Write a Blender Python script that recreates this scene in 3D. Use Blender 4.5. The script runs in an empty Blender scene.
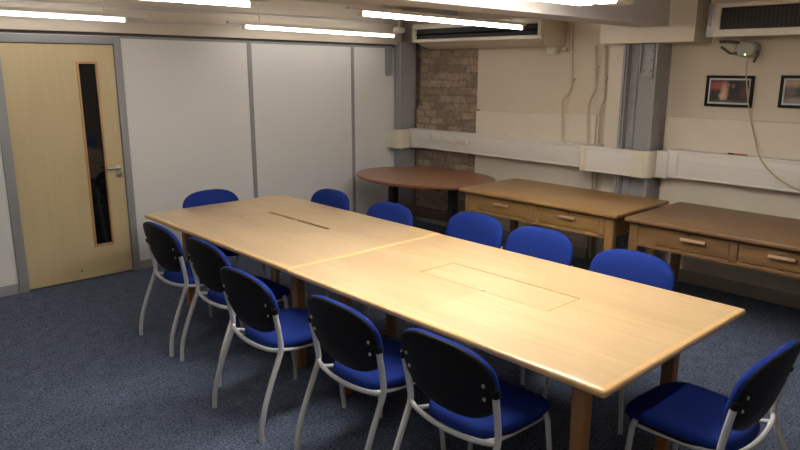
import bpy, bmesh, math, random
from mathutils import Vector, Matrix
random.seed(7)
S = bpy.context.scene
COL = S.collection
PI = math.pi

# ------------------------------------------------------------------ materials
def new_mat(name):
    m = bpy.data.materials.new(name); m.use_nodes = True
    nt = m.node_tree
    return m, nt, nt.nodes['Principled BSDF']

def simple(name, col, rough=.5, metal=0, noise=0, nscale=20, bump=0, bscale=200, spec=.5, coat=0):
    m, nt, b = new_mat(name)
    b.inputs['Base Color'].default_value = (*col, 1)
    b.inputs['Roughness'].default_value = rough
    b.inputs['Metallic'].default_value = metal
    b.inputs['Specular IOR Level'].default_value = spec
    b.inputs['Coat Weight'].default_value = coat
    tc = nt.nodes.new('ShaderNodeTexCoord')
    if noise:
        n = nt.nodes.new('ShaderNodeTexNoise'); n.inputs['Scale'].default_value = nscale; n.inputs['Detail'].default_value = 4
        nt.links.new(tc.outputs['Object'], n.inputs['Vector'])
        mx = nt.nodes.new('ShaderNodeMix'); mx.data_type = 'RGBA'
        mx.inputs['A'].default_value = (*[c*(1-noise) for c in col], 1)
        mx.inputs['B'].default_value = (*[min(1, c*(1+noise)) for c in col], 1)
        nt.links.new(n.outputs['Fac'], mx.inputs['Factor'])
        nt.links.new(mx.outputs['Result'], b.inputs['Base Color'])
    if bump:
        n = nt.nodes.new('ShaderNodeTexNoise'); n.inputs['Scale'].default_value = bscale; n.inputs['Detail'].default_value = 3
        nt.links.new(tc.outputs['Object'], n.inputs['Vector'])
        bp = nt.nodes.new('ShaderNodeBump'); bp.inputs['Strength'].default_value = bump; bp.inputs['Distance'].default_value = .004
        nt.links.new(n.outputs['Fac'], bp.inputs['Height']); nt.links.new(bp.outputs['Normal'], b.inputs['Normal'])
    return m

def wood(name, light, dark, axis=1, rough=.35, grain=1.0, leaf=0, leafaxis=0, leafamp=.1, coat=.0, world=False, pos='Object'):
    """grain runs along axis; leaf = veneer leaf width"""
    m, nt, b = new_mat(name)
    N = nt.nodes.new; L = nt.links.new
    tc = N('ShaderNodeTexCoord')
    mp = N('ShaderNodeMapping')
    sc = [26, 26, 26]; sc[axis] = 1.6
    mp.inputs['Scale'].default_value = sc
    L(tc.outputs[pos], mp.inputs['Vector'])
    n1 = N('ShaderNodeTexNoise'); n1.inputs['Scale'].default_value = 1.0; n1.inputs['Detail'].default_value = 6; n1.inputs['Distortion'].default_value = .6
    L(mp.outputs['Vector'], n1.inputs['Vector'])
    mp2 = N('ShaderNodeMapping'); sc2 = [2.2]*3; sc2[axis] = .7
    mp2.inputs['Scale'].default_value = sc2
    L(tc.outputs[pos], mp2.inputs['Vector'])
    n2 = N('ShaderNodeTexNoise'); n2.inputs['Scale'].default_value = 1.5; n2.inputs['Detail'].default_value = 3
    L(mp2.outputs['Vector'], n2.inputs['Vector'])
    ad = N('ShaderNodeMath'); ad.operation = 'MULTIPLY_ADD'; ad.inputs[1].default_value = .6*grain
    L(n1.outputs['Fac'], ad.inputs[0])
    m2 = N('ShaderNodeMath'); m2.operation = 'MULTIPLY'; m2.inputs[1].default_value = .7
    L(n2.outputs['Fac'], m2.inputs[0]); L(m2.outputs[0], ad.inputs[2])
    fac = ad.outputs[0]
    if leaf:
        sx = N('ShaderNodeSeparateXYZ'); L(tc.outputs[pos], sx.inputs[0])
        dv = N('ShaderNodeMath'); dv.operation = 'DIVIDE'; dv.inputs[1].default_value = leaf
        L(sx.outputs[leafaxis], dv.inputs[0])
        fl = N('ShaderNodeMath'); fl.operation = 'FLOOR'; L(dv.outputs[0], fl.inputs[0])
        # the other direction changes leaf once, at the cross line of the veneer
        gt = N('ShaderNodeMath'); gt.operation = 'GREATER_THAN'; gt.inputs[1].default_value = 0.02
        L(sx.outputs[axis], gt.inputs[0])
        cb = N('ShaderNodeCombineXYZ'); L(fl.outputs[0], cb.inputs[0]); L(gt.outputs[0], cb.inputs[1])
        wn = N('ShaderNodeTexWhiteNoise'); wn.noise_dimensions = '3D'; L(cb.outputs[0], wn.inputs['Vector'])
        ml = N('ShaderNodeMath'); ml.operation = 'MULTIPLY_ADD'; ml.inputs[1].default_value = leafamp; 
        L(wn.outputs['Value'], ml.inputs[0]); L(fac, ml.inputs[2]); fac = ml.outputs[0]
    cr = N('ShaderNodeValToRGB')
    cr.color_ramp.elements[0].position = .3; cr.color_ramp.elements[0].color = (*light, 1)
    cr.color_ramp.elements[1].position = .98; cr.color_ramp.elements[1].color = (*dark, 1)
    L(fac, cr.inputs['Fac']); L(cr.outputs['Color'], b.inputs['Base Color'])
    b.inputs['Roughness'].default_value = rough
    b.inputs['Coat Weight'].default_value = coat; b.inputs['Coat Roughness'].default_value = .25
    return m

def brick_mat():
    m, nt, b = new_mat('old_brick')
    N = nt.nodes.new; L = nt.links.new
    tc = N('ShaderNodeTexCoord'); sp = N('ShaderNodeSeparateXYZ'); L(tc.outputs['Object'], sp.inputs[0])
    cb = N('ShaderNodeCombineXYZ'); L(sp.outputs['Y'], cb.inputs[0]); L(sp.outputs['Z'], cb.inputs[1])
    nz = N('ShaderNodeTexNoise'); nz.inputs['Scale'].default_value = 9; L(cb.outputs[0], nz.inputs['Vector'])
    mxv = N('ShaderNodeVectorMath'); mxv.operation = 'MULTIPLY_ADD'; mxv.inputs[1].default_value = (.008, .008, 0)
    L(nz.outputs['Color'], mxv.inputs[0]); L(cb.outputs[0], mxv.inputs[2])
    br = N('ShaderNodeTexBrick'); br.inputs['Scale'].default_value = 1
    br.inputs['Brick Width'].default_value = .2; br.inputs['Row Height'].default_value = .085
    br.inputs['Mortar Size'].default_value = .010; br.inputs['Mortar Smooth'].default_value = .4
    br.inputs['Color1'].default_value = (.24, .18, .13, 1); br.inputs['Color2'].default_value = (.44, .35, .26, 1)
    br.inputs['Mortar'].default_value = (.27, .225, .18, 1)
    L(mxv.outputs[0], br.inputs['Vector'])
    n2 = N('ShaderNodeTexNoise'); n2.inputs['Scale'].default_value = 22; n2.inputs['Detail'].default_value = 6
    L(tc.outputs['Object'], n2.inputs['Vector'])
    cr = N('ShaderNodeValToRGB'); cr.color_ramp.elements[0].color = (.62, .6, .58, 1); cr.color_ramp.elements[0].position = .3
    cr.color_ramp.elements[1].color = (1.25, 1.2, 1.15, 1); cr.color_ramp.elements[1].position = .72
    L(n2.outputs['Fac'], cr.inputs['Fac'])
    mx = N('ShaderNodeMix'); mx.data_type = 'RGBA'; mx.blend_type = 'MULTIPLY'; mx.inputs['Factor'].default_value = .85
    L(br.outputs['Color'], mx.inputs['A']); L(cr.outputs['Color'], mx.inputs['B'])
    L(mx.outputs['Result'], b.inputs['Base Color']); b.inputs['Roughness'].default_value = .85
    bp = N('ShaderNodeBump'); bp.inputs['Strength'].default_value = .7; bp.inputs['Distance'].default_value = .012
    mh = N('ShaderNodeMath'); mh.operation = 'SUBTRACT'; L(n2.outputs['Fac'], mh.inputs[0]); L(br.outputs['Fac'], mh.inputs[1])
    L(mh.outputs[0], bp.inputs['Height']); L(bp.outputs['Normal'], b.inputs['Normal'])
    return m

def carpet_mat():
    m, nt, b = new_mat('carpet')
    N = nt.nodes.new; L = nt.links.new
    tc = N('ShaderNodeTexCoord')
    n1 = N('ShaderNodeTexNoise'); n1.inputs['Scale'].default_value = 75; n1.inputs['Detail'].default_value = 3; n1.inputs['Roughness'].default_value = .7
    n2 = N('ShaderNodeTexNoise'); n2.inputs['Scale'].default_value = 12; n2.inputs['Detail'].default_value = 4
    L(tc.outputs['Object'], n1.inputs['Vector']); L(tc.outputs['Object'], n2.inputs['Vector'])
    md = N('ShaderNodeMath'); md.operation = 'MULTIPLY_ADD'; md.inputs[1].default_value = .16
    L(n2.outputs['Fac'], md.inputs[0])
    ms = N('ShaderNodeMath'); ms.operation = 'MULTIPLY'; ms.inputs[1].default_value = .88; L(n1.outputs['Fac'], ms.inputs[0])
    L(ms.outputs[0], md.inputs[2])
    cr = N('ShaderNodeValToRGB'); cr.color_ramp.elements[0].position = .38; cr.color_ramp.elements[0].color = (.026, .036, .066, 1)
    cr.color_ramp.elements[1].position = .68; cr.color_ramp.elements[1].color = (.18, .22, .325, 1)
    L(md.outputs[0], cr.inputs['Fac']); L(cr.outputs['Color'], b.inputs['Base Color'])
    b.inputs['Roughness'].default_value = .95; b.inputs['Specular IOR Level'].default_value = .1
    bp = N('ShaderNodeBump'); bp.inputs['Strength'].default_value = .5; bp.inputs['Distance'].default_value = .006
    L(n1.outputs['Fac'], bp.inputs['Height']); L(bp.outputs['Normal'], b.inputs['Normal'])
    return m

def emit(name, col, strength):
    m, nt, b = new_mat(name)
    b.inputs['Base Color'].default_value = (.9, .9, .88, 1)
    b.inputs['Emission Color'].default_value = (*col, 1); b.inputs['Emission Strength'].default_value = strength
    return m

def grille_mat(name, back, bar, wy, wz, fy=.35, fz=.3):
    """a mesh grille: light bars on a dark back, pitch wy by wz metres in the plane of the local y and z"""
    m, nt, b = new_mat(name)
    N = nt.nodes.new; L = nt.links.new
    tc = N('ShaderNodeTexCoord'); sp = N('ShaderNodeSeparateXYZ'); L(tc.outputs['Object'], sp.inputs[0])
    outs = []
    for ax, w, f in (('Y', wy, fy), ('Z', wz, fz)):
        d = N('ShaderNodeMath'); d.operation = 'DIVIDE'; d.inputs[1].default_value = w; L(sp.outputs[ax], d.inputs[0])
        fr = N('ShaderNodeMath'); fr.operation = 'FRACT'; L(d.outputs[0], fr.inputs[0])
        lt = N('ShaderNodeMath'); lt.operation = 'LESS_THAN'; lt.inputs[1].default_value = f; L(fr.outputs[0], lt.inputs[0])
        outs.append(lt.outputs[0])
    mxm = N('ShaderNodeMath'); mxm.operation = 'MAXIMUM'; L(outs[0], mxm.inputs[0]); L(outs[1], mxm.inputs[1])
    mx = N('ShaderNodeMix'); mx.data_type = 'RGBA'; mx.inputs['A'].default_value = (*back, 1); mx.inputs['B'].default_value = (*bar, 1)
    L(mxm.outputs[0], mx.inputs['Factor']); L(mx.outputs['Result'], b.inputs['Base Color'])
    b.inputs['Roughness'].default_value = .6
    return m

def photo_mat(name, bg, blobs):
    """a photographic print: soft blobs (cy, cz, ry, rz, colour) over a background, on the local y-z plane"""
    m, nt, b = new_mat(name)
    N = nt.nodes.new; L = nt.links.new
    tc = N('ShaderNodeTexCoord')
    nz = N('ShaderNodeTexNoise'); nz.inputs['Scale'].default_value = 45; nz.inputs['Detail'].default_value = 4
    L(tc.outputs['Object'], nz.inputs['Vector'])
    ws = N('ShaderNodeVectorMath'); ws.operation = 'MULTIPLY_ADD'; ws.inputs[1].default_value = (0, .03, .03)
    L(nz.outputs['Color'], ws.inputs[0]); L(tc.outputs['Object'], ws.inputs[2])
    cur = None
    base = N('ShaderNodeMix'); base.data_type = 'RGBA'
    base.inputs['A'].default_value = (*[c*.5 for c in bg], 1); base.inputs['B'].default_value = (*[c*1.6 for c in bg], 1)
    L(nz.outputs['Fac'], base.inputs['Factor']); cur = base.outputs['Result']
    for cy, cz, ry, rz, c in blobs:
        sb = N('ShaderNodeVectorMath'); sb.operation = 'SUBTRACT'; sb.inputs[1].default_value = (0, cy+.015, cz+.015)
        L(ws.outputs[0], sb.inputs[0])
        ml = N('ShaderNodeVectorMath'); ml.operation = 'MULTIPLY'; ml.inputs[1].default_value = (0, 1/ry, 1/rz)
        L(sb.outputs[0], ml.inputs[0])
        ln = N('ShaderNodeVectorMath'); ln.operation = 'LENGTH'; L(ml.outputs[0], ln.inputs[0])
        mr = N('ShaderNodeMapRange'); mr.inputs['From Min'].default_value = 1.45; mr.inputs['From Max'].default_value = .45
        L(ln.outputs['Value'], mr.inputs['Value'])
        mx = N('ShaderNodeMix'); mx.data_type = 'RGBA'; mx.inputs['B'].default_value = (*c, 1)
        L(mr.outputs['Result'], mx.inputs['Factor']); L(cur, mx.inputs['A']); cur = mx.outputs['Result']
    L(cur, b.inputs['Base Color']); b.inputs['Roughness'].default_value = .3
    return m

M = dict(
    panel=simple('white_partition_panel', (.74, .735, .73), .45, noise=.02, nscale=3),
    greytrim=simple('grey_painted_trim', (.295, .30, .315), .5),
    darktrim=simple('dark_reveal', (.10, .09, .085), .7),
    cream=simple('cream_painted_wall', (.65, .57, .455), .7, noise=.05, nscale=4, bump=.25, bscale=60),
    creamdado=simple('cream_painted_dado', (.70, .63, .52), .65, noise=.05, nscale=5, bump=.2, bscale=50),
    lowgrey=simple('drab_painted_low_wall', (.36, .33, .28), .8, noise=.08, nscale=5),
    ceiling=simple('tan_ceiling_paint', (.62, .55, .46), .5, noise=.03, nscale=3),
    beam=simple('beam_paint', (.60, .57, .56), .55, noise=.03, nscale=4),
    steel=simple('grey_column_paint', (.34, .335, .34), .45, noise=.06, nscale=12),
    trunk=simple('white_plastic_trunking', (.72, .70, .66), .4),
    trunkcream=simple('yellowed_plastic', (.70, .66, .53), .45),
    acwhite=simple('white_appliance_plastic', (.74, .68, .58), .4),
    acbody=simple('cream_appliance_shell', (.63, .56, .44), .45),
    acsteel=simple('galvanised_sheet', (.45, .45, .45), .4, metal=.6, noise=.15, nscale=30),
    black=simple('black_plastic', (.008, .008, .009), .55, bump=.1, bscale=500, spec=.2),
    matblack=simple('matt_black', (.010, .010, .011), .6),
    fabric=simple('royal_blue_fabric', (.010, .029, .20), .9, noise=.18, nscale=160, bump=.35, bscale=700, spec=.15),
    tube=simple('grey_painted_tube', (.60, .62, .65), .4, metal=.1),
    chrome=simple('brushed_steel', (.62, .60, .57), .28, metal=1),
    brass=simple('brass', (.55, .42, .2), .3, metal=1),
    glassdark=simple('dark_vision_glass', (.006, .007, .009), .06, spec=.6),
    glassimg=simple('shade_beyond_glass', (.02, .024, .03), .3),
    doorleaf=wood('pale_ash_door_veneer', (.63, .52, .31), (.52, .41, .23), axis=2, rough=.45, grain=.8),
    bead=wood('oak_beading', (.60, .36, .17), (.42, .23, .09), axis=2, rough=.4),
    tabletop=wood('maple_veneer', (.76, .575, .33), (.55, .385, .20), axis=1, rough=.3, leaf=.31, leafaxis=0, leafamp=.34, coat=.25),
    flap=wood('maple_veneer_flap', (.69, .51, .285), (.51, .355, .185), axis=1, rough=.3, coat=.25),
    lipping=wood('maple_lipping', (.82, .56, .28), (.66, .42, .18), axis=1, rough=.28, coat=.3),
    legwood=wood('table_leg_wood', (.46, .24, .085), (.31, .15, .05), axis=2, rough=.4),
    mahogany=wood('red_brown_veneer', (.36, .15, .06), (.22, .085, .034), axis=1, rough=.28, coat=.3),
    mahoganyedge=wood('red_brown_edge', (.27, .105, .045), (.17, .065, .028), axis=1, rough=.3),
    oaktop=wood('golden_oak_top', (.48, .285, .105), (.31, .17, .055), axis=1, rough=.33, leaf=.2, leafaxis=0, leafamp=.15, coat=.2),
    oak=wood('golden_oak', (.41, .24, .085), (.26, .14, .045), axis=1, rough=.42),
    oakv=wood('golden_oak_upright', (.40, .235, .09), (.26, .14, .048), axis=2, rough=.42),
    oaktop2=wood('worn_brown_oak_top', (.27, .155, .072), (.17, .092, .04), axis=1, rough=.4, leaf=.22, leafaxis=0, leafamp=.18),
    oak2=wood('brown_oak', (.26, .145, .06), (.16, .085, .032), axis=1, rough=.42),
    pull=wood('pale_pull_wood', (.55, .37, .23), (.42, .27, .15), axis=1, rough=.35),
    whitemetal=simple('white_enamel', (.78, .75, .70), .3),
    bodybeige=simple('fixture_housing', (.70, .66, .60), .25),
    tubelight=emit('lit_fluorescent_tube', (1.0, .94, .85), 14),
    tubedim=emit('lit_dim_fluorescent_tube', (1.0, .94, .85), 6),  # partition row: emission set low so the panel tops stay darker
    tubebright=emit('lit_bright_fluorescent_tube', (1.0, .94, .86), 17),  # stronger emission for the two strips out of frame
    louvre=emit('lit_prismatic_louvre', (1.0, .95, .88), 20),
    led=emit('green_led', (.4, 1, .3), 2),
    yellowcable=simple('yellowed_cable', (.50, .40, .20), .5),
    creampipe=simple('cream_painted_conduit', (.60, .51, .38), .5),
    routergrey=simple('grey_router_plastic', (.36, .34, .29), .5),
    darkbrown=simple('dark_brown_rail', (.045, .022, .015), .5),
    frameblack=simple('black_picture_frame', (.010, .008, .007), .6, spec=.25),
    mount=simple('white_picture_mount', (.62, .62, .64), .7),
    red=simple('red_plastic', (.45, .06, .05), .4),
    brick=brick_mat(), carpet=carpet_mat(),
    grille=grille_mat('black_air_grille', (.006, .006, .006), (.05, .042, .032), .030, .016, .22, .2),
    keyhole=simple('keyhole_dark', (.02, .014, .01), .6),
)
M['photo1'] = photo_mat('group_photograph', (.045, .035, .03), [
    (.10, .045, .05, .035, (.42, .10, .06)), (.035, .0, .028, .07, (.55, .33, .24)), (.045, -.04, .03, .03, (.6, .42, .34)),
    (-.05, .03, .05, .06, (.03, .025, .03)), (.0, -.085, .16, .014, (.07, .12, .05)), (-.03, .045, .012, .015, (.3, .17, .12)),
    (.01, .05, .012, .014, (.32, .19, .13)), (-.12, -.01, .03, .06, (.10, .055, .03))])
M['photo2'] = photo_mat('outdoor_photograph', (.05, .045, .045), [
    (.10, .06, .12, .03, (.42, .25, .18)), (.12, .0, .04, .04, (.16, .10, .08)), (.02, .01, .05, .055, (.025, .03, .035)),
    (.06, -.07, .12, .028, (.27, .25, .2)), (-.06, .0, .06, .05, (.04, .04, .045))])

# ------------------------------------------------------------------ mesh helpers
def box(bm, x0, x1, y0, y1, z0, z1, bev=0, seg=2):
    r = bmesh.ops.create_cube(bm, size=1)
    vs = r['verts']
    bmesh.ops.scale(bm, verts=vs, vec=(abs(x1-x0), abs(y1-y0), abs(z1-z0)))
    bmesh.ops.translate(bm, verts=vs, vec=((x0+x1)/2, (y0+y1)/2, (z0+z1)/2))
    if bev:
        es = list({e for v in vs for e in v.link_edges})
        bmesh.ops.bevel(bm, geom=es, offset=bev, segments=seg, profile=.5, affect='EDGES')

def obox(bm, c, ax, ay, az, hx, hy, hz):
    """box with its own axes"""
    c = Vector(c); ax, ay, az = (Vector(a).normalized() for a in (ax, ay, az))
    v = [bm.verts.new(c+ax*hx*i+ay*hy*j+az*hz*k) for i in (-1, 1) for j in (-1, 1) for k in (-1, 1)]
    for f in ((0, 1, 3, 2), (4, 6, 7, 5), (0, 4, 5, 1), (2, 3, 7, 6), (0, 2, 6, 4), (1, 5, 7, 3)):
        bm.faces.new([v[i] for i in f])

def cyl(bm, p, q, r0, r1=None, n=16):
    tube(bm, [p, q], [r0, r1 if r1 is not None else r0], n)

def tube(bm, pts, r, n=10, flat=None):
    pts = [Vector(p) for p in pts]
    k = len(pts)
    rr = r if isinstance(r, (list, tuple)) else [r]*k
    tan = []
    for i in range(k):
        t = (pts[min(i+1, k-1)]-pts[max(i-1, 0)]).normalized(); tan.append(t)
    up = Vector((0, 0, 1)) if abs(tan[0].z) < .9 else Vector((1, 0, 0))
    nrm = (up-tan[0]*up.dot(tan[0])).normalized()
    rings = []
    for i in range(k):
        nrm = (nrm-tan[i]*nrm.dot(tan[i])).normalized()
        bi = tan[i].cross(nrm)
        rings.append([bm.verts.new(pts[i]+(nrm*math.cos(2*PI*j/n)+bi*math.sin(2*PI*j/n))*rr[i]) for j in range(n)])
    for a, b in zip(rings, rings[1:]):
        for j in range(n):
            bm.faces.new([a[j], a[(j+1) % n], b[(j+1) % n], b[j]])
    bm.faces.new(list(reversed(rings[0]))); bm.faces.new(rings[-1])

def smooth_path(pts, per=6):
    """Catmull-Rom through the points"""
    P = [Vector(p) for p in pts]; out = []
    for i in range(len(P)-1):
        p0 = P[max(i-1, 0)]; p1 = P[i]; p2 = P[i+1]; p3 = P[min(i+2, len(P)-1)]
        for s in range(per):
            t = s/per
            out.append(.5*((2*p1)+(p2-p0)*t+(2*p0-5*p1+4*p2-p3)*t*t+(3*p1-p0-3*p2+p3)*t**3))
    out.append(P[-1]); return out

def rings_mesh(bm, rings, cap0=True, cap1=True):
    rv = [[bm.verts.new(p) for p in r] for r in rings]
    n = len(rv[0])
    for a, b in zip(rv, rv[1:]):
        for j in range(n):
            bm.faces.new([a[j], a[(j+1) % n], b[(j+1) % n], b[j]])
    if cap0: bm.faces.new(list(reversed(rv[0])))
    if cap1: bm.faces.new(rv[-1])

def prism(bm, poly, z0, z1):
    """polygon in xy extruded in z"""
    rings_mesh(bm, [[(x, y, z0) for x, y in poly], [(x, y, z1) for x, y in poly]])

def ball(bm, c, r, sx=1, sy=1, sz=1, n=10):
    m = Matrix.Translation(c) @ Matrix.Diagonal((sx, sy, sz, 1))
    bmesh.ops.create_uvsphere(bm, u_segments=n, v_segments=max(6, n//2), radius=r, matrix=m)

def obj(name, bm, mat, parent=None, smooth=35, mods=None):
    bmesh.ops.recalc_face_normals(bm, faces=bm.faces[:])
    me = bpy.data.meshes.new(name); bm.to_mesh(me); bm.free()
    me.materials.append(mat)
    if smooth:
        for p in me.polygons: p.use_smooth = True
        me.set_sharp_from_angle(angle=math.radians(smooth))
    o = bpy.data.objects.new(name, me); COL.objects.link(o)
    if parent: o.parent = parent
    return o

def part(name, mat, parent, fn, smooth=35):
    bm = bmesh.new(); fn(bm); return obj(name, bm, mat, parent, smooth)

def tag(o, label, cat, group=None):
    o['label'] = label; o['category'] = cat
    if group: o['group'] = group
    return o

def thing(name, label, cat, loc=(0, 0, 0), rz=0, group=None):
    o = bpy.data.objects.new(name, None); COL.objects.link(o)
    o.location = loc; o.rotation_euler = (0, 0, rz); o.empty_display_size = .1
    return tag(o, label, cat, group)

def struct(name, mat, fn, parent=None, smooth=35, loc=(0, 0, 0)):
    o = part(name, mat, parent, fn, smooth)
    o.location = loc
    if not parent: o['kind'] = 'structure'
    return o

def dup(root, loc, rz, label, group=None):
    r = root.copy(); COL.objects.link(r); r.location = loc; r.rotation_euler = (0, 0, rz); r['label'] = label
    if group: r['group'] = group
    def rec(src, dst):
        for ch in [c for c in ALLOBJ if c.parent == src]:
            c = ch.copy(); COL.objects.link(c); c.parent = dst
            rec(ch, c)
    rec(root, r)
    return r

# ------------------------------------------------------------------ layout constants (metres)
YP = 6.115          # partition / door wall face
XW = 5.80           # right wall, upper face
XD = 5.74           # right wall, lower (boarded) face
X0, Y0 = -2.3, -2.0
ZC = 2.50

# ------------------------------------------------------------------ room shell
struct('floor', M['carpet'], lambda b: box(b, X0-.1, 6.05, Y0-.1, 6.4, -.1, 0))
struct('ceiling', M['ceiling'], lambda b: box(b, X0-.1, 6.05, Y0-.1, 6.4, ZC, ZC+.1))
struct('wall_left', M['cream'], lambda b: box(b, X0-.1, X0, Y0-.1, 6.4, 0, ZC))
struct('wall_front', M['cream'], lambda b: box(b, X0, 6.05, Y0-.1, Y0, 0, ZC))

# partition with the doorway, in one piece
DL, DR, DT = 1.405, 2.285, 2.025
def sag(b):
    for v in b.verts:
        if v.co.z > 1.9: v.co.z -= .0085*max(0, v.co.x-2.3)
def cut(b, z0, z1, y0, y1):
    for x0, x1 in ((X0, 2.3), (2.3, 5.60)): box(b, x0, x1, y0, y1, z0, z1)
    sag(b)
def partition(b):
    for x0, x1, z0, z1 in ((X0, DL-.075, 0, 2.10), (DR+.06, 5.60, 0, 2.10), (DL-.075, DR+.06, 2.095, 2.10)):
        box(b, x0, x1, YP, YP+.10, z0, z1)
    sag(b)
struct('wall_back', M['panel'], partition, smooth=0)
def soffit(b):       # boxed beam above the partition
    for x0, x1 in ((X0, 2.3), (2.3, 5.62)): box(b, x0, x1, YP-.06, 6.35, 2.125, ZC)
    for v in b.verts:
        if v.co.z < 2.2: v.co.z -= .0085*max(0, v.co.x-2.3)
struct('trim_1', M['ceiling'], soffit, smooth=0)
struct('trim_2', M['darktrim'], lambda b: cut(b, 2.095, 2.13, YP+.004, YP+.10), smooth=0)
def rails(b):
    box(b, DR+.05, 5.60, YP-.008, YP, 2.082, 2.102)
    box(b, X0, DL-.07, YP-.008, YP, 2.082, 2.102)
    sag(b)
struct('trim_3', M['greytrim'], rails, smooth=0)
struct('trim_4', M['greytrim'], lambda b: box(b, 3.585, 3.632, YP-.006, YP, .08, 2.082), smooth=0)
struct('trim_5', M['greytrim'], lambda b: box(b, 4.893, 4.935, YP-.006, YP, .08, 2.082), smooth=0)
def skirt(b):
    box(b, X0, DL-.075, YP-.012, YP, 0, .085, .003)
    box(b, DR+.06, 5.60, YP-.012, YP, 0, .085, .003)
struct('baseboard_back', M['greytrim'], skirt)

# door
def frame(b):
    box(b, DL-.075, DL, YP-.02, YP+.10, 0, 2.095, .003)
    box(b, DR, DR+.06, YP-.02, YP+.10, 0, 2.095, .003)
    box(b, DL, DR, YP-.02, YP+.10, DT+.005, 2.095, .003)
door = struct('door_1', M['greytrim'], frame)
GX0, GX1, GZ0, GZ1 = 1.982, 2.122, .300, 1.868
def leaf(b):
    y0, y1 = YP+.005, YP+.05
    box(b, DL+.004, GX0, y0, y1, .012, DT)
    box(b, GX1, DR-.004, y0, y1, .012, DT)
    box(b, GX0, GX1, y0, y1, .012, GZ0)
    box(b, GX0, GX1, y0, y1, GZ1, DT)
lf = part('door_leaf', M['doorleaf'], door, leaf, 0)
def bead(b):
    w = .017; y0, y1 = YP-.004, YP+.02
    box(b, GX0-w, GX0+.002, y0, y1, GZ0-w, GZ1+w, .003)
    box(b, GX1-.002, GX1+w, y0, y1, GZ0-w, GZ1+w, .003)
    box(b, GX0, GX1, y0, y1, GZ0-w, GZ0+.002, .003); box(b, GX0, GX1, y0, y1, GZ1-.002, GZ1+w, .003)
part('glazing_bead', M['bead'], lf, bead)
part('vision_pane', M['glassdark'], lf, lambda b: box(b, GX0, GX1, YP+.022, YP+.03, GZ0, GZ1), 0)
hd = part('door_handle', M['chrome'], door, lambda b: (cyl(b, (2.232, YP+.006, .968), (2.232, YP-.006, .968), .030, n=20),
     tube(b, smooth_path([(2.232, YP, .968), (2.232, YP-.035, .968), (2.222, YP-.05, .969), (2.195, YP-.053, .972), (2.115, YP-.05, .975)], 5), .0125, 12)))
part('lock_escutcheon', M['chrome'], door, lambda b: (cyl(b, (2.237, YP+.006, .908), (2.237, YP-.006, .908), .028, n=20), cyl(b, (2.237, YP-.005, .908), (2.237, YP-.018, .908), .011, n=14)))
part('door_stop_pin', M['keyhole'], door, lambda b: cyl(b, (1.835, YP+.006, .09), (1.835, YP, .09), .007, n=10))
# dark sheet closing the doorway; shade beyond the pane put into its colour
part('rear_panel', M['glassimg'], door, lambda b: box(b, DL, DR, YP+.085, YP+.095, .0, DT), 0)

# right wall: recessed bays, brick and boarded dado
BY = 5.03           # brick / cream edge
def wall_right(b):
    box(b, XW, XW+.2, Y0, BY, 0, ZC)
    box(b, XW, XW+.2, BY, 6.35, 2.13, ZC)
struct('wall_right', M['cream'], wall_right, smooth=0)
def brickwall(b):
    box(b, XW, XW+.2, BY, 5.925, 0, 2.13)
    box(b, XD, XW, 4.985, 5.93, 0, 1.39)
    box(b, XW+.1, XW+.2, 5.925, 6.35, 0, 2.13)
struct('wall_brick', M['brick'], brickwall, smooth=0)
def dado_far(b):
    prism(b, [(XD, 3.50), (XD, 4.985), (XW, 4.985), (XW, 3.50)], .0, 1.375)
    v = [x for x in b.verts if x.co.z > 1 and x.co.y < 4]
    for x in v: x.co.z = 1.405
struct('wall_dado_far', M['creamdado'], dado_far, smooth=0)
def dado_near(b):
    box(b, XD, XW, Y0, 2.80, 0, 1.432)
struct('wall_dado_near', M['creamdado'], dado_near, smooth=0)
struct('baseboard_right', M['lowgrey'], lambda b: (box(b, XD-.02, XD, Y0, 2.78, 0, .11, .004), box(b, XD-.02, XD, 3.5, 5.9, 0, .11, .004)))
def lowmould(b):     # low panel mouldings under the far desk
    for z in (.16, .30):
        box(b, XD-.014, XD, 3.53, 4.9, z, z+.014, .003)
    for y in (3.53, 4.16, 4.886):
        box(b, XD-.014, XD, y, y+.014, .174, .30, .003)
    box(b, XD-.012, XD, Y0, 2.78, .215, .225, .003)
struct('trim_6', M['creamdado'], lowmould)

# beam over the room and the boxing at the head of the column
def beam(b):
    # the underside rises slightly away from the column
    a = [(x, y, z) for x, z in ((5.5, 2.170), (X0, 2.222)) for y in (2.73, 3.00)]
    r0 = [(5.5, 2.73, 2.170), (5.5, 3.00, 2.170), (5.5, 3.00, ZC), (5.5, 2.73, ZC)]
    r1 = [(X0, 2.73, 2.222), (X0, 3.00, 2.222), (X0, 3.00, ZC), (X0, 2.73, ZC)]
    rings_mesh(b, [r0, r1])
struct('trim_7', M['beam'], beam, smooth=0)
struct('trim_8', M['creamdado'], lambda b: box(b, 5.47, XW, 2.51, 3.345, 2.045, ZC), smooth=0)

# steel columns -----------------------------------------------------------------
def rivet(b, x, y, z, d, r=.011):
    if d == 'y': ball(b, (x, y, z), r, 1, .7, 1, 8)
    else: ball(b, (x, y, z), r, .7, 1, 1, 8)
c2 = thing('steel_column', 'grey painted riveted steel column between the two wall desks', 'column', (5.67, 3.0, 0))
def mv(fn, o):       # shift world coordinates into the thing's own frame
    def f(b):
        fn(b); bmesh.ops.translate(b, verts=b.verts[:], vec=-Vector(o.location))
    return f
def c2_web(b): box(b, 5.655, 5.675, 2.865, 3.14, 0, 2.045)
part('web', M['steel'], c2, mv(c2_web, c2), 0)
def c2_fl(y0, y1):
    def f(b):
        box(b, 5.555, XW-.002, y0, y1, 0, 2.045)
        for k in range(15):
            z = .12+k*.13
            for x in (5.60, 5.75): rivet(b, x, y0, z, 'y')
    return f
part('flange', M['steel'], c2, mv(c2_fl(2.845, 2.865), c2))
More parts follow.
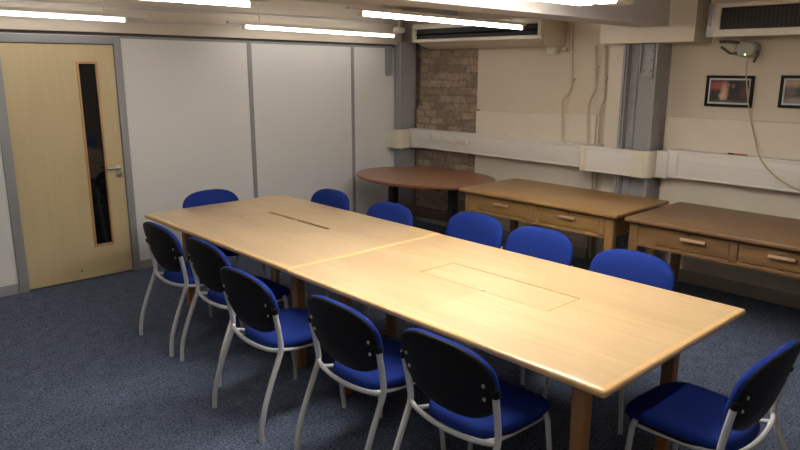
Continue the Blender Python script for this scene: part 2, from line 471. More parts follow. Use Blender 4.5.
part('flange', M['steel'], c2, mv(c2_fl(3.14, 3.16), c2))
def c2_angle(b):
    box(b, 5.640, 5.655, 3.06, 3.14, 0, 2.045); box(b, 5.575, 5.655, 3.125, 3.14, 0, 2.045)
    for k in range(15): rivet(b, 5.61, 3.125, .06+k*.13, 'y'); rivet(b, 5.640, 3.09, .1+k*.13, 'x')
part('riveted_angle', M['steel'], c2, mv(c2_angle, c2))
def c2_gus(b):
    prism(b, [(5.60, 2.90), (5.60, 3.01), (5.655, 3.01), (5.655, 2.90)], 1.76, 2.045)
    box(b, 5.575, 5.60, 3.005, 3.02, 1.80, 2.045)
    for z in (1.82, 1.9, 1.98):
        for y in (2.92, 2.985): rivet(b, 5.60, y, z, 'x', .013)
part('gusset_plate', M['steel'], c2, mv(c2_gus, c2))

c1 = thing('steel_column', 'grey riveted steel column in the corner beside the brick wall', 'column', (5.7, 6.03, 0))
def c1_fl(b):
    box(b, 5.555, 5.775, 5.985, 6.005, 0, 2.13)
    for k in range(17):
        z = .1+k*.125
        rivet(b, 5.61, 5.985, z, 'y', .02); rivet(b, 5.72, 5.985, z+.06, 'y', .02)
part('flange', M['steel'], c1, mv(c1_fl, c1))
part('web', M['steel'], c1, mv(lambda b: box(b, 5.64, 5.66, 6.005, 6.11, 0, 2.13), c1), 0)
part('edge_strip', M['greytrim'], c1, mv(lambda b: box(b, 5.535, 5.555, 5.98, 6.10, 0, 2.13, .003), c1))
def plate(b):
    x0, x1, z0, z1, r = 5.40, 5.50, 1.74, 2.078, .04
    poly = [(x0, z1), (x1, z1)]+[(x1-r+r*math.cos(a), z0+r-r*math.sin(a)) for a in [i*PI/12 for i in range(7)]]
    poly += [(x0+r-r*math.sin(a), z0+r-r*math.cos(a)) for a in [i*PI/12 for i in range(7)]]
    rings_mesh(b, [[(x, 6.09, z) for x, z in poly], [(x, 6.114, z) for x, z in poly]])
part('cover_plate', M['greytrim'], c1, mv(plate, c1))

# ------------------------------------------------------------------ cable trunking
tr = thing('cable_trunking', 'white plastic dado trunking running along the right wall and round both columns', 'trunking', (5.68, 4.0, 1.03))
TF = 5.62
def trun_profile(xf, z0, z1, y0, y1, back=XD):
    def f(b):
        box(b, xf, back, y0, y1, z0, z1, .006)
        box(b, xf-.006, xf+.02, y0, y1, z1-.022, z1+.003, .003)      # lid lip
        box(b, xf-.004, xf+.02, y0, y1, z0-.002, z0+.014, .003)
        box(b, xf-.0015, xf+.02, y0, y1, (z0+z1)/2-.003+.03, (z0+z1)/2+.003+.03)
    return f
part('straight_run', M['trunk'], tr, mv(trun_profile(TF, .918, 1.132, 3.47, 5.80), tr))
part('straight_run', M['trunk'], tr, mv(trun_profile(TF, .930, 1.160, Y0+.01, 2.62, XD), tr))
def rnd_corner(xf, yc, z0, z1, xb, r=.07, back=.05):
    """outer corner: -x face at xf turning into the -y face at yc"""
    def f(b):
        out = [(xf, yc+.16), (xf, yc+r)]+[(xf+r-r*math.cos(a), yc+r-r*math.sin(a)) for a in [i*PI/16 for i in range(1, 9)]]+[(xb, yc)]
        inn = [(xb, yc+back), (xf+r+.01, yc+back), (xf+back, yc+r+.01), (xf+back, yc+.16)]
        prism(b, out+inn, z0, z1)
    return f
# bump round the second column
part('straight_run', M['trunk'], tr, mv(trun_profile(5.475, .918, 1.140, 2.96, 3.42, 5.55), tr))
part('outer_corner', M['trunkcream'], tr, mv(rnd_corner(5.470, 2.80, .915, 1.143, 5.66, .07, .04), tr))
part('inner_corner', M['trunk'], tr, mv(lambda b: (box(b, TF-.003, XD, 2.62, 2.72, .925, 1.160, .004), box(b, 5.60, XD, 2.70, 2.80, .915, 1.146, .004)), tr))
part('end_cap', M['trunkcream'], tr, mv(lambda b: box(b, 5.468, 5.735, 3.42, 3.475, .912, 1.145, .006), tr))
part('end_return', M['trunk'], tr, mv(lambda b: box(b, 5.55, XD, 3.40, 3.43, .918, 1.140), tr))
# bump round the corner column
part('straight_run', M['trunk'], tr, mv(lambda b: box(b, 5.425, 5.50, 6.05, 6.112, .905, 1.115, .004), tr))
part('outer_corner', M['trunkcream'], tr, mv(rnd_corner(5.42, 5.90, .902, 1.120, 5.60, .08, .05), tr))
part('inner_corner', M['trunk'], tr, mv(lambda b: box(b, TF-.004, XD, 5.79, 5.935, .905, 1.130, .005), tr))
for (y1, y0) in ((5.70, 5.565), (5.54, 5.40), (5.335, 5.19), (5.15, 4.995)):
    part('socket_plate', M['trunk'], tr, mv(lambda b, y0=y0, y1=y1: box(b, TF-.018, TF+.01, y0, y1, 1.018, 1.092, .004), tr))

# ------------------------------------------------------------------ conduits and cables
def pipe(name, label, cat, pts, r, mat, clips=(), loc=None):
    t = thing(name, label, cat, pts[0])
    part('pipe_run', mat, t, mv(lambda b: tube(b, smooth_path(pts, 5), r, 8), t))
    for p in clips:
        part('saddle_clip', mat, t, mv(lambda b, p=p: box(b, p[0]-.012, XW, p[1]-.03, p[1]+.03, p[2]-.008, p[2]+.008, .003), t))
    return t
pipe('conduit', 'single cream painted conduit dropping from the far air conditioner to the trunking', 'pipe',
     [(5.782, 3.85, 2.40), (5.782, 3.845, 2.1), (5.782, 3.83, 1.85), (5.782, 3.815, 1.70), (5.772, 3.84, 1.60), (5.72, 3.872, 1.53), (5.722, 3.868, 1.45), (5.722, 3.855, 1.3), (5.722, 3.85, 1.137)], .012, M['creampipe'], ((5.782, 3.845, 2.0), (5.782, 3.815, 1.73)))
pipe('conduit', 'left of the two cream conduits running down beside the grey column', 'pipe',
     [(5.775, 3.575, 2.04), (5.775, 3.57, 1.95), (5.775, 3.555, 1.72), (5.770, 3.55, 1.64), (5.745, 3.575, 1.56), (5.720, 3.578, 1.48), (5.720, 3.57, 1.3), (5.720, 3.56, 1.137)], .014, M['creampipe'], ((5.775, 3.562, 1.85),))
pipe('conduit', 'right of the two cream conduits, closest to the grey column', 'pipe',
     [(5.775, 3.478, 2.04), (5.775, 3.47, 1.9), (5.775, 3.455, 1.62), (5.772, 3.45, 1.55), (5.76, 3.475, 1.47), (5.755, 3.482, 1.40), (5.755, 3.48, 1.25), (5.755, 3.475, .9), (5.755, 3.47, .012)], .014, M['creampipe'], ((5.775, 3.46, 1.75),))
struct('trim_9', M['creamdado'], lambda b: box(b, 5.74, XW, 3.18, 3.40, 0, 2.045), smooth=0)

jb = thing('junction_box', 'small cream switch box under the far air conditioner beside the single conduit', 'switch box', (5.78, 4.0, 2.0))
part('casing', M['acwhite'], jb, mv(lambda b: box(b, 5.73, XW, 3.985, 4.09, 1.965, 2.045, .006), jb))
part('spur_pipe', M['creampipe'], jb, mv(lambda b: cyl(b, (5.782, 3.99, 2.0), (5.782, 3.884, 2.0), .011), jb))
part('knob', M['acwhite'], jb, mv(lambda b: ball(b, (5.775, 3.905, 2.01), .024), jb))

# ------------------------------------------------------------------ air conditioners
ac1 = thing('air_conditioner', 'cream wall air conditioner with black outlet slot above the brick wall', 'air conditioner', (5.6, 4.7, 2.2))
AY0, AY1 = 3.93, 5.66
def ac1_body(b):
    prof = [(5.44, 2.30), (5.44, 2.128), (5.47, 2.112), (5.55, 2.075), (5.66, 2.045), (XW, 2.040), (XW, 2.30)]
    rings_mesh(b, [[(x, AY0, z) for x, z in prof], [(x, AY1, z) for x, z in prof]])
part('casing', M['acbody'], ac1, mv(ac1_body, ac1))
def ac1_face(b):
    box(b, 5.405, 5.445, AY0, AY1, 2.105, 2.140, .006); box(b, 5.405, 5.445, AY0, AY1, 2.245, 2.300, .006)
    box(b, 5.407, 5.445, AY1-.045, AY1-.002, 2.135, 2.250); box(b, 5.407, 5.445, AY0+.002, AY0+.04, 2.135, 2.250)
part('front_frame', M['acwhite'], ac1, mv(ac1_face, ac1))
part('outlet_slot', M['matblack'], ac1, mv(lambda b: box(b, 5.432, 5.442, AY0+.03, AY1-.03, 2.14, 2.25), ac1), 0)
part('louvre_blade', M['black'], ac1, mv(lambda b: obox(b, (5.425, (AY0+AY1)/2, 2.185), (1, 0, -.5), (0, 1, 0), (.5, 0, 1), .018, (AY1-AY0)/2-.05, .003), ac1), 0)
part('end_panel', M['acbody'], ac1, mv(lambda b: (box(b, 5.46, XW, AY0-.015, AY0, 2.06, 2.30, .005), box(b, 5.50, 5.70, AY0-.02, AY0, 2.17, 2.26, .004)), ac1))
for y in (4.2, 5.3): part('hanging_bracket', M['greytrim'], ac1, mv(lambda b: box(b, 5.5, 5.75, y, y+.04, 2.30, ZC), ac1), 0)

ac2 = thing('air_conditioner', 'wall air conditioner with white framed black grille above the framed pictures', 'air conditioner', (5.6, 1.7, 2.2))
BYL, BYR = 2.395, .95
part('casing', M['acbody'], ac2, mv(lambda b: box(b, 5.44, XW, BYR, BYL, 2.085, 2.36, .006), ac2))
def g_fr(b):
    a = 5.405; c = 5.445
    ya, yb = 2.34, BYR
    box(b, a, c, yb, ya, 2.072, 2.125, .005); box(b, a, c, yb, ya, 2.285, 2.318, .005)
    box(b, a+.002, c, ya-.045, ya-.002, 2.120, 2.290); box(b, a+.002, c, yb+.002, yb+.045, 2.120, 2.290)
part('grille_frame', M['acwhite'], ac2, mv(g_fr, ac2))
part('grille', M['grille'], ac2, mv(lambda b: box(b, 5.425, 5.443, BYR+.03, 2.31, 2.115, 2.295), ac2), 0)
def g_side(b):
    box(b, 5.415, 5.445, 2.34, BYL, 2.072, 2.31, .004)
    for z in (2.10, 2.16, 2.22, 2.28): rivet(b, 5.415, 2.37, z, 'x', .008)
part('mounting_flange', M['acsteel'], ac2, mv(g_side, ac2))
for y in (1.2, 2.1): part('hanging_bracket', M['greytrim'], ac2, mv(lambda b: box(b, 5.5, 5.75, y, y+.04, 2.36, ZC), ac2), 0)

rt = thing('wireless_router', 'grey wall box with splayed antennas and green light beneath the grille air conditioner', 'router', (5.75, 2.2, 1.98))
def rbody(b):
    cy, cz = 2.205, 1.985
    poly = [(cy+.082*math.copysign(abs(math.cos(a))**.7, math.cos(a)), cz+.060*math.copysign(abs(math.sin(a))**.7, math.sin(a))) for a in [2*PI*i/24 for i in range(24)]]
    rings_mesh(b, [[(5.70, cy+(y-cy)*.8, cz+(z-cz)*.8) for y, z in poly], [(5.715, y, z) for y, z in poly], [(XW, y, z) for y, z in poly]])
part('casing', M['routergrey'], rt, mv(rbody, rt))
for pts in (((5.70, 2.255, 2.035), (5.69, 2.32, 2.045), (5.69, 2.40, 2.045)), ((5.70, 2.26, 1.955), (5.69, 2.31, 1.955), (5.69, 2.385, 2.005)), ((5.70, 2.12, 1.97), (5.69, 2.105, 1.94), (5.69, 2.125, 1.885))):
    part('antenna', M['darktrim'], rt, mv(lambda b, pts=pts: tube(b, pts, .0105, 8), rt))
part('status_light', M['led'], rt, mv(lambda b: ball(b, (5.70, 2.200, 1.945), .007), rt))
cb_pts = [(5.75, 2.19, 1.918), (5.74, 2.195, 1.84), (5.75, 2.178, 1.71), (5.745, 2.15, 1.57), (5.735, 2.115, 1.45), (5.72, 2.06, 1.30), (5.61, 1.96, 1.155), (5.60, 1.85, 1.045), (5.60, 1.70, .965), (5.605, 1.55, .935), (5.605, 1.3, .95)]
tag(part('cable', M['yellowcable'], None, lambda b: tube(b, smooth_path(cb_pts, 6), .0055, 8)), 'thin yellowish cable looping from the wall router down across the trunking', 'cable')

# ------------------------------------------------------------------ pictures
def picture(label, y1, y0, z0, z1, mat):
    cy, cz = (y0+y1)/2, (z0+z1)/2
    t = thing('framed_picture', label, 'picture', (XW-.011, cy, cz), 0)
    hy, hz = (y1-y0)/2, (z1-z0)/2; w = .022
    def fr(b):
        for a in ((-hy, -hy+w, -hz, hz), (hy-w, hy, -hz, hz), (-hy+w, hy-w, -hz, -hz+w), (-hy+w, hy-w, hz-w, hz)):
            box(b, -.011, .011, a[0], a[1], a[2], a[3], .003)
    part('frame', M['frameblack'], t, fr)
    part('mount', M['mount'], t, lambda b: box(b, 0, .008, -hy+w-.002, hy-w+.002, -hz+w-.002, hz-w+.002), 0)
    part('photograph', mat, t, lambda b: box(b, -.002, .004, -hy+w+.014, hy-w-.014, -hz+w+.014, hz-w-.014), 0)
picture('framed photograph of a group in evening dress, wholly visible left of its pair', 2.515, 2.140, 1.532, 1.782, M['photo1'])
picture('framed photograph with pale sky, cut off at the right edge', 1.945, 1.545, 1.543, 1.788, M['photo2'])
pen = thing('pen', 'red and dark pen lying on top of the white trunking', 'pen', (5.66, 2.155, 1.163))
part('barrel', M['red'], pen, lambda b: cyl(b, (0, -.075, .0065), (0, .03, .0065), .006, n=10))
part('cap', M['black'], pen, lambda b: cyl(b, (0, .03, .0065), (.003, .075, .0065), .0064, n=10))

# ------------------------------------------------------------------ light fittings
def fluor(label, x0, x1, y, z0, z1, hz, ext0=0, ext1=0, mat='tubelight', group='fluorescent strip lights on the ceiling'):
    """strip light along x: tube from (x0,z0) to (x1,z1), housing above, two hangers up to hz"""
    t = thing('strip_light', label, 'light', ((x0+x1)/2, y, (z0+z1)/2), 0, group)
    d = Vector((x1-x0, 0, z1-z0)).normalized()
    h = (x1-x0)/2; up = Vector((-d.z, 0, d.x))
    part('tube', M[mat], t, lambda b: cyl(b, d*-(h-.03), d*(h-.03), .015, n=12))
    part('batten', M['bodybeige'], t, lambda b: obox(b, up*.033+d*(ext1-ext0)/2, d, (0, 1, 0), up, h+(ext0+ext1)/2, .024, .013))
    for s in (-1, 1):
        part('lamp_holder', M['whitemetal'], t, lambda b, s=s: obox(b, d*s*(h-.015)+up*.008, d, (0, 1, 0), up, .012, .017, .026))
        part('hanger', M['whitemetal'], t, lambda b, s=s: cyl(b, d*s*(h-.18)+up*.04, d*s*(h-.18)+Vector((0, 0, hz-(z0+z1)/2-d.z*s*(h-.18))), .005, n=6))
    return t
fluor('lit strip light in front of the door, nearest the partition', .15, 2.27, 5.72, 2.233, 2.210, ZC, .02, .15, 'tubedim')
fluor('lit strip light over the white partition panels, ending at the corner column', 3.32, 5.20, 5.72, 2.200, 2.171, ZC, .15, .02, 'tubedim')
fluor('lit strip light over the table head, at the top left of the picture', .05, 2.40, 4.0, 2.236, 2.232, ZC, .02, .1)
fluor('lit strip light crossing in front of the far air conditioner', 3.28, 5.22, 4.0, 2.224, 2.194, ZC, .1, .02)
sl = thing('ceiling_light', 'bright prismatic light with a rounded cream end at the top edge, before the beam', 'light', (3.0, 2.3, 2.23))
def sl_body(b):
    out = []
    x1 = 3.93; hw = .095
    for i in range(13):
        a = -PI/2+PI*i/12
        out.append((x1+hw*.9*math.cos(a), 2.3+hw*math.sin(a)))
    poly = [(1.55, 2.3-hw)]+out+[(1.55, 2.3+hw)]
    prism(b, poly, 2.222, 2.285)
part('housing', M['acwhite'], sl, mv(sl_body, sl))
def sl_pr(ys):
    def f(b):
        for i in range(60):
            for y in ys: ball(b, (1.6+i*.0355, y, 2.222), .019, 1, 1.1, .8, 8)
    return f
part('prismatic_diffuser', M['louvre'], sl, mv(sl_pr((2.19, 2.225, 2.26)), sl))
part('prismatic_diffuser', M['louvre'], sl, mv(sl_pr((2.34, 2.375, 2.41)), sl))
for x in (2.0, 3.6): part('hanger', M['whitemetal'], sl, mv(lambda b: cyl(b, (x, 2.3, 2.26), (x, 2.3, ZC), .006, n=6), sl))
fluor('lit strip light above the camera, out of frame', 1.3, 3.5, .75, 2.22, 2.22, ZC, .02, .02, 'tubebright')
fluor('lit strip light behind the camera, out of frame', -1.2, 1.0, .75, 2.22, 2.22, ZC, .02, .02, 'tubebright')
wb = thing('junction_box', 'tiny white ceiling box beside the corner column and the end of the strip light', 'junction box', (5.30, 5.85, 2.26))
part('casing', M['whitemetal'], wb, mv(lambda b: (box(b, 5.33, 5.43, 5.80, 5.90, 2.215, 2.275, .01), cyl(b, (5.38, 5.85, 2.275), (5.38, 5.85, ZC), .008, n=8)), wb))

# service ledges on the beam above the partition
struct('trim_10', M['beam'], lambda b: (box(b, X0, 5.55, YP-.085, YP-.06, 2.325, 2.345, .004), box(b, X0, 5.55, YP-.075, YP-.06, 2.215, 2.232, .004)))

# ------------------------------------------------------------------ meeting tables
def rrect(x0, x1, y0, y1, r, n=5):
    P = []
    for cx, cy, a0 in ((x1-r, y1-r, 0), (x0+r, y1-r, PI/2), (x0+r, y0+r, PI), (x1-r, y0+r, 3*PI/2)):
        for i in range(n+1):
            a = a0+PI/2*i/n; P.append((cx+r*math.cos(a), cy+r*math.sin(a)))
    return P
def meeting_table(label, x0, x1, y0, y1, flap, slot, legs):
    cx, cy = (x0+x1)/2, (y0+y1)/2
    t = thing('meeting_table', label, 'table', (cx, cy, 0), 0, 'pale wood tables pushed end to end')
    hx, hy = (x1-x0)/2, (y1-y0)/2; ZT = .74; TH = .03; li = .03
    fx0, fx1, fy0, fy1 = flap[0]-cx, flap[1]-cx, flap[2]-cy, flap[3]-cy
    def top(b):
        xs = [-hx+li, fx0, fx1, hx-li]; ys = [-hy+li, fy0, fy1, hy-li]
        g = {}
        for k, z in enumerate((ZT-TH, ZT)):
            for i, x in enumerate(xs):
                for j, y in enumerate(ys): g[i, j, k] = b.verts.new((x, y, z))
        for k in (0, 1):
            for i in range(3):
                for j in range(3):
                    if (i, j) == (1, 1): continue
                    b.faces.new([g[i, j, k], g[i+1, j, k], g[i+1, j+1, k], g[i, j+1, k]])
        for (a, c) in (((1, 1), (2, 1)), ((2, 1), (2, 2)), ((2, 2), (1, 2)), ((1, 2), (1, 1)), ):
            b.faces.new([g[a[0], a[1], 0], g[c[0], c[1], 0], g[c[0], c[1], 1], g[a[0], a[1], 1]])
    tt = part('tabletop', M['tabletop'], t, top, 0)
    def lip(b):
        rings = []
        n = 4
        prof = [(li+.0005, ZT), (.010, ZT)]+[(.010-.010*math.sin(a), ZT-.010+.010*math.cos(a)) for a in (PI/6, PI/3, PI/2)]+[(.001, ZT-.022), (.006, ZT-TH), (li+.0005, ZT-TH)]
        for ins, z in prof:
            r = max(.0015, .016-ins)
            rings.append([(x, y, z) for x, y in rrect(-hx+ins, hx-ins, -hy+ins, hy-ins, r, n)])
        rings_mesh(b, rings, False, False)
        f = [v for v in b.verts]
    part('edge_lipping', M['lipping'], t, lip, 50)
    g = .005
    part('cable_flap', M['flap'], t, lambda b: box(b, fx0+g, fx1-g-slot, fy0+g, fy1-g, ZT-.025, ZT-.0005, .0012, 1), 0)
    part('cable_tray', M['matblack'], t, lambda b: (box(b, fx0-.01, fx1+.01, fy0-.01, fy1+.01, ZT-.09, ZT-.085), box(b, fx0-.01, fx0, fy0, fy1, ZT-.088, ZT-TH), box(b, fx1, fx1+.01, fy0, fy1, ZT-.088, ZT-TH), box(b, fx0, fx1, fy0-.01, fy0, ZT-.088, ZT-TH), box(b, fx0, fx1, fy1, fy1+.01, ZT-.088, ZT-TH)), 0)
    for (lx, ly) in legs:
        def leg(b, lx=lx-cx, ly=ly-cy):
            s = .031
            rings_mesh(b, [[(lx+(x)*k, ly+(y)*k, z) for x, y in rrect(-s, s, -s, s, .008, 3)] for z, k in ((0, .9), (.35, .97), (ZT-TH, 1.05))])
        part('leg', M['legwood'], t, leg)
    lx = [l[0]-cx for l in legs]; ly = [l[1]-cy for l in legs]
    for y in (min(ly), max(ly)):
        part('apron', M['legwood'], t, lambda b: box(b, min(lx), max(lx), y-.012, y+.012, ZT-TH-.06, ZT-TH), 0)
    return t, tt
t1, _ = meeting_table('far pale wood meeting table with an open dark cable slot in its top', 2.022, 3.268, 3.122, 5.100, (2.512, 2.792, 3.735, 4.520), .028,
                   ((2.25, 3.36), (3.02, 3.36), (2.25, 4.86), (3.045, 4.895)))
t2, _ = meeting_table('near pale wood meeting table with a closed cable flap and a small metal button', 2.012, 3.256, 1.117, 3.118, (2.535, 2.805, 1.730, 2.580), 0,
                   ((2.235, 1.34), (3.00, 1.34), (2.235, 2.88), (3.00, 2.88)))
part('flap_button', M['chrome'], t2, lambda b: cyl(b, (2.545-2.634, 2.135-2.1175, .738), (2.545-2.634, 2.135-2.1175, .7435), .011, n=14))
part('slot_stop', M['lipping'], t1, lambda b: box(b, 2.762-2.645, 2.79-2.645, 4.145-4.111, 4.16-4.111, .71, .7395), 0)

# ------------------------------------------------------------------ oval table
ov = thing('oval_table', 'dark red brown oval table on black legs in the far corner', 'table', (4.985, 5.03, 0), math.radians(97.1))
def oval_ring(a, b_, z, n=72): return [(a*math.cos(2*PI*i/n), b_*math.sin(2*PI*i/n), z) for i in range(n)]
A, B = .81, .582
part('tabletop', M['mahogany'], ov, lambda b: rings_mesh(b, [oval_ring(A-.02, B-.02, .70), oval_ring(A-.022, B-.022, .73)]), 40)
part('edge_band', M['mahoganyedge'], ov, lambda b: rings_mesh(b, [oval_ring(A-.021, B-.021, .698), oval_ring(A-.008, B-.008, .699), oval_ring(A, B, .708), oval_ring(A, B, .722), oval_ring(A-.007, B-.007, .730), oval_ring(A-.023, B-.023, .7302)], False, False), 40)
for s in (-1, 1):
    part('leg', M['matblack'], ov, lambda b, s=s: (box(b, s*.40-.035, s*.40+.035, -.02, .075, .03, .66, .006)))
    part('top_bearer', M['matblack'], ov, lambda b, s=s: box(b, s*.40-.035, s*.40+.035, -.28, .30, .655, .70, .004))
    part('foot_bar', M['matblack'], ov, lambda b, s=s: box(b, s*.40-.035, s*.40+.035, -.30, .32, 0, .04, .006))
part('stretcher', M['darkbrown'], ov, lambda b: box(b, -.37, .37, .005, .05, .29, .395, .004))

# ------------------------------------------------------------------ wall desks
def desk(label, x0, x1, y0, y1, drawers, blanks, stiles, pulls, keys, mt, mo, mv_, legy, ZT=.76):
    t = thing('writing_desk', label, 'desk', ((x0+x1)/2, (y0+y1)/2, 0), 0, 'old oak desks along the right wall')
    W = lambda f: mv(f, t)
    def top(b):
        box(b, x0, x1, y0, y1, ZT-.032, ZT, .009, 3)
    part('desktop', mt, t, W(top))
    xf = x0+.05
    ya, yb = legy
    for (lx, ly) in ((xf, ya), (xf, yb-.07), (x1-.12, ya), (x1-.12, yb-.07)):
        part('leg', mv_, t, W(lambda b, lx=lx, ly=ly: rings_mesh(b, [[(lx+.035+(x-.035)*k, ly+.035+(y-.035)*k, z) for x, y in rrect(0, .07, 0, .07, .006, 2)] for z, k in ((0, .8), (.5, 1), (ZT-.032, 1))])))
    def carc(b):
        box(b, xf+.012, x1-.06, ya+.01, ya+.03, .56, ZT-.032); box(b, xf+.012, x1-.06, yb-.03, yb-.01, .56, ZT-.032)
        box(b, x1-.09, x1-.07, ya, yb, .56, ZT-.032)
        box(b, xf+.02, x1-.08, ya+.02, yb-.02, .565, .575)
    part('carcass', mo, t, W(carc), 0)
    part('top_rail', mo, t, W(lambda b: box(b, xf+.006, xf+.03, ya+.07, yb-.07, ZT-.052, ZT-.032)), 0)
    part('bottom_rail', mo, t, W(lambda b: box(b, xf+.0, xf+.03, ya+.06, yb-.06, .547, .575, .003)))
    for (a, c) in stiles:
        part('stile', mv_, t, W(lambda b, a=a, c=c: box(b, xf+.0, xf+.03, a, c, .56, ZT-.04, .003)))
    for (a, c) in blanks:
        part('side_panel', mo, t, W(lambda b, a=a, c=c: box(b, xf+.010, xf+.03, a, c, .573, ZT-.04)), 0)
    for (a, c), p, k in zip(drawers, pulls, keys):
        dr = part('drawer', mo, t, W(lambda b, a=a, c=c: (box(b, xf+.004, xf+.026, a+.004, c-.004, .580, ZT-.054, .003), box(b, xf+.02, x1-.15, a+.02, c-.02, .585, ZT-.07))))
        part('drawer_pull', M['pull'], dr, W(lambda b, p=p: (box(b, xf-.026, xf-.006, p[0], p[1], .650, .672, .005), box(b, xf-.012, xf+.006, p[0]+.01, p[0]+.03, .653, .668), box(b, xf-.012, xf+.006, p[1]-.03, p[1]-.01, .653, .668))))
        if k: part('keyhole', M['keyhole'], dr, W(lambda b, k=k: cyl(b, (xf+.006, k, .694), (xf+.002, k, .694), .0085, n=10)))
    return t
desk('golden oak desk with two drawers beside the oval table', 4.600, 5.440, 2.572, 4.185,
     [(3.42, 3.985), (2.745, 3.325)], [(3.985, 4.08), (3.325, 3.345), (2.69, 2.73)], [(3.345, 3.42), (2.70, 2.745)], [(3.64, 3.79), (2.955, 3.11)], [None, 3.03],
     M['oaktop'], M['oak'], M['oakv'], (2.625, 4.145))
desk('worn brown oak desk with two drawers below the framed pictures', 4.590, 5.475, .88, 2.503,
     [(1.75, 2.285), (1.135, 1.695)], [(2.285, 2.43), (1.0, 1.135)], [(1.695, 1.75)], [(1.905, 2.085), (1.335, 1.50)], [2.03, None],
     M['oaktop2'], M['oak2'], M['oak2'], (.93, 2.485))

# ------------------------------------------------------------------ chairs (faces local +x; origin on the floor under the seat)
def sgnpow(v, p): return math.copysign(abs(v)**p, v)
def build_chair(label):
    t = thing('meeting_chair', label, 'chair')
    N = 48
    def seat_ring(k, z, dx=0):
        R = []
        for i in range(N):
            a = 2*PI*i/N; c, s = math.cos(a), math.sin(a)
            x = sgnpow(c, 2/3.2)*.240; y = sgnpow(s, 2/3.2)*(.212+.018*c)
            R.append((x*k+.030+dx, y*k, z(x*k, y*k) if callable(z) else z))
        return R
    def zt(h): return lambda x, y: h-.035*max(0, (x-.10)/.12)**2*.6+.010*(abs(y)/.23)**2-.008*max(0, -x/.2)**2
    def seat(b):
        rings_mesh(b, [seat_ring(.93, zt(.425)), seat_ring(.985, zt(.432)), seat_ring(1.0, zt(.446)), seat_ring(.985, zt(.462)), seat_ring(.94, zt(.473)), seat_ring(.8, zt(.478)), seat_ring(.5, zt(.476)), seat_ring(.2, zt(.474))])
    part('seat', M['fabric'], t, seat, 60)
    part('seat_pan', M['black'], t, lambda b: rings_mesh(b, [seat_ring(.80, zt(.405)), seat_ring(.93, zt(.412)), seat_ring(.955, zt(.428)), seat_ring(.9, zt(.436))]), 60)
    # backrest surfaces
    zc, up, dn, hw = .682, .160, .177, .256
    def back_pt(k, a, off):
        c, s = math.cos(a), math.sin(a)
        y = sgnpow(c, 2/2.5)*hw*k
        z = zc+(sgnpow(s, 2/3.1)*up if s > 0 else sgnpow(s, 2/2.15)*dn)*k
        x = -.200-.24*(z-.46)+.38*y*y
        return (x+off, y, z)
    def cushion(b):
        rr = [(.93, .0), (.985, .002), (1.0, .012), (.985, .024), (.94, .033), (.8, .041), (.5, .044), (.2, .045)]
        rings_mesh(b, [[back_pt(k, 2*PI*i/N, o) for i in range(N)] for k, o in rr])
    part('backrest', M['fabric'], t, cushion, 60)
    def shell(b):
        rr = [(.9, .006), (.975, .004), (.98, -.002), (.965, -.007), (.90, -.010), (.5, -.011), (.2, -.011)]
        rings_mesh(b, [[back_pt(k, 2*PI*i/N, o) for i in range(N)] for k, o in rr])
    sh = part('back_shell', M['black'], t, shell, 60)
    def surf(y, z, off): return (-.200-.24*(z-.46)+.38*y*y+off, y, z)
    for s in (-1, 1):
        for (y, z) in ((.208, .700), (.203, .640)):
            part('rivet', M['chrome'], sh, lambda b, s=s, y=y, z=z: ball(b, surf(s*y, z, -.012), .0085, .5, 1, 1, 10))
        part('pivot_bracket', M['black'], t, lambda b, s=s: (tube(b, [surf(s*.208, .700, -.006), surf(s*.230, .694, -.004), (-.228, s*.247, .685)], [.008, .009, .012], 8), cyl(b, (-.224, s*.247, .660), (-.230, s*.247, .688), .0165, n=12)))
        part('rear_leg', M['tube'], t, lambda b, s=s: tube(b, smooth_path([(-.228, s*.247, .680), (-.217, s*.245, .62), (-.202, s*.242, .54), (-.194, s*.240, .462), (-.215, s*.240, .40), (-.262, s*.241, .29), (-.306, s*.243, .17), (-.327, s*.245, .08), (-.333, s*.246, .0)], 4), .0142, 10))
        part('front_leg', M['tube'], t, lambda b, s=s: tube(b, [(.170, s*.197, .436), (.178, s*.206, .40), (.20, s*.238, .0)], .0125, 10))
        part('side_rail', M['tube'], t, lambda b, s=s: tube(b, smooth_path([(-.214, s*.185, .447), (-.1, s*.185, .418), (.08, s*.185, .408), (.170, s*.185, .408)], 5), .0095, 8))
    part('rear_rail', M['tube'], t, lambda b: tube(b, smooth_path([(-.195, .240, .462), (-.203, .22, .450), (-.216, .16, .440), (-.226, .08, .434), (-.229, 0, .432), (-.226, -.08, .434), (-.216, -.16, .440), (-.203, -.22, .450), (-.195, -.240, .462)], 5), .0115, 10))
    return t
CG = 'blue meeting chairs round the tables'
chair0 = build_chair('')
bpy.context.view_layer.update()
ALLOBJ = list(bpy.data.objects)
R = math.radians
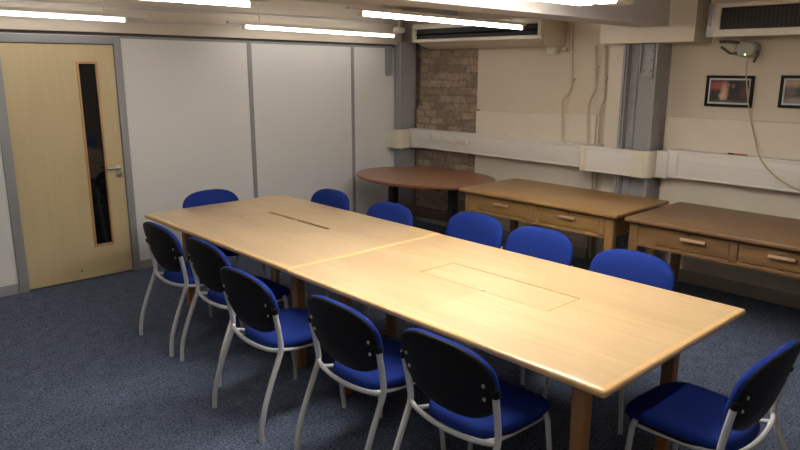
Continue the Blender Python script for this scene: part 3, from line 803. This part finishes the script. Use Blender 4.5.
chairs = [
    (2.045, 4.30, 0, 'blue chair on the door side of the tables, closest to the door'),
    (2.065, 3.70, 0, 'blue chair on the door side, second from the door, partly hidden by the next backrest'),
    (1.920, 2.99, 0, 'blue chair in the middle of the near row, pulled out furthest from the table'),
    (1.995, 2.295, 0, 'blue chair in the near row, just right of the middle one, at the near table'),
    (2.045, 1.695, 0, 'blue chair at the front of the near row, largest black backrest in the picture'),
    (3.13, 4.51, 180, 'blue chair across the table from the door, farthest one, before the partition'),
    (3.12, 3.75, 180, 'blue chair on the far side of the table, in front of the oval table'),
    (3.32, 3.07, 180, 'blue chair on the far side, in front of the left drawer of the golden desk'),
    (3.28, 2.49, 180, 'blue chair on the far side, in front of the right drawer of the golden desk'),
    (3.195, 1.80, 180, 'blue chair on the far side nearest the viewer, before the gap between the two desks'),
    (2.62, 4.93, -90, 'blue chair at the head of the far table, by the partition, mostly hidden by it'),
    (2.635, 1.035, 88, 'blue chair at the near end of the tables, at the bottom right of the picture'),
]
for i, (x, y, a, lab) in enumerate(chairs):
    if i == 0:
        chair0.location = (x, y, 0); chair0.rotation_euler = (0, 0, R(a)); tag(chair0, lab, 'chair', CG)
    else:
        dup(chair0, (x, y, 0), R(a), lab, CG)

# ------------------------------------------------------------------ world, camera, view
w = bpy.data.worlds.new('world'); S.world = w; w.use_nodes = True
w.node_tree.nodes['Background'].inputs[0].default_value = (.8, .85, 1, 1)
w.node_tree.nodes['Background'].inputs[1].default_value = .02
cam = bpy.data.cameras.new('camera'); co = bpy.data.objects.new('camera', cam); COL.objects.link(co)
yaw, pitch, roll, FPX = R(47.28467), R(13.13509), R(.10395), 679.917
f = Vector((math.cos(yaw)*math.cos(pitch), math.sin(yaw)*math.cos(pitch), -math.sin(pitch)))
r = Vector((math.sin(yaw), -math.cos(yaw), 0)); u = r.cross(f)
r2 = r*math.cos(roll)+u*math.sin(roll); u2 = -r*math.sin(roll)+u*math.cos(roll)
mt = Matrix((( r2.x, u2.x, -f.x, 0), (r2.y, u2.y, -f.y, 0), (r2.z, u2.z, -f.z, 1.85), (0, 0, 0, 1)))
co.matrix_world = mt
cam.sensor_fit = 'HORIZONTAL'; cam.sensor_width = 36; cam.lens = FPX/800*36; cam.clip_start = .05
S.camera = co
vs = S.view_settings
vs.view_transform = 'Standard'; vs.look = 'None'; vs.gamma = 1; vs.exposure = 0.82; vs.use_curve_mapping = False
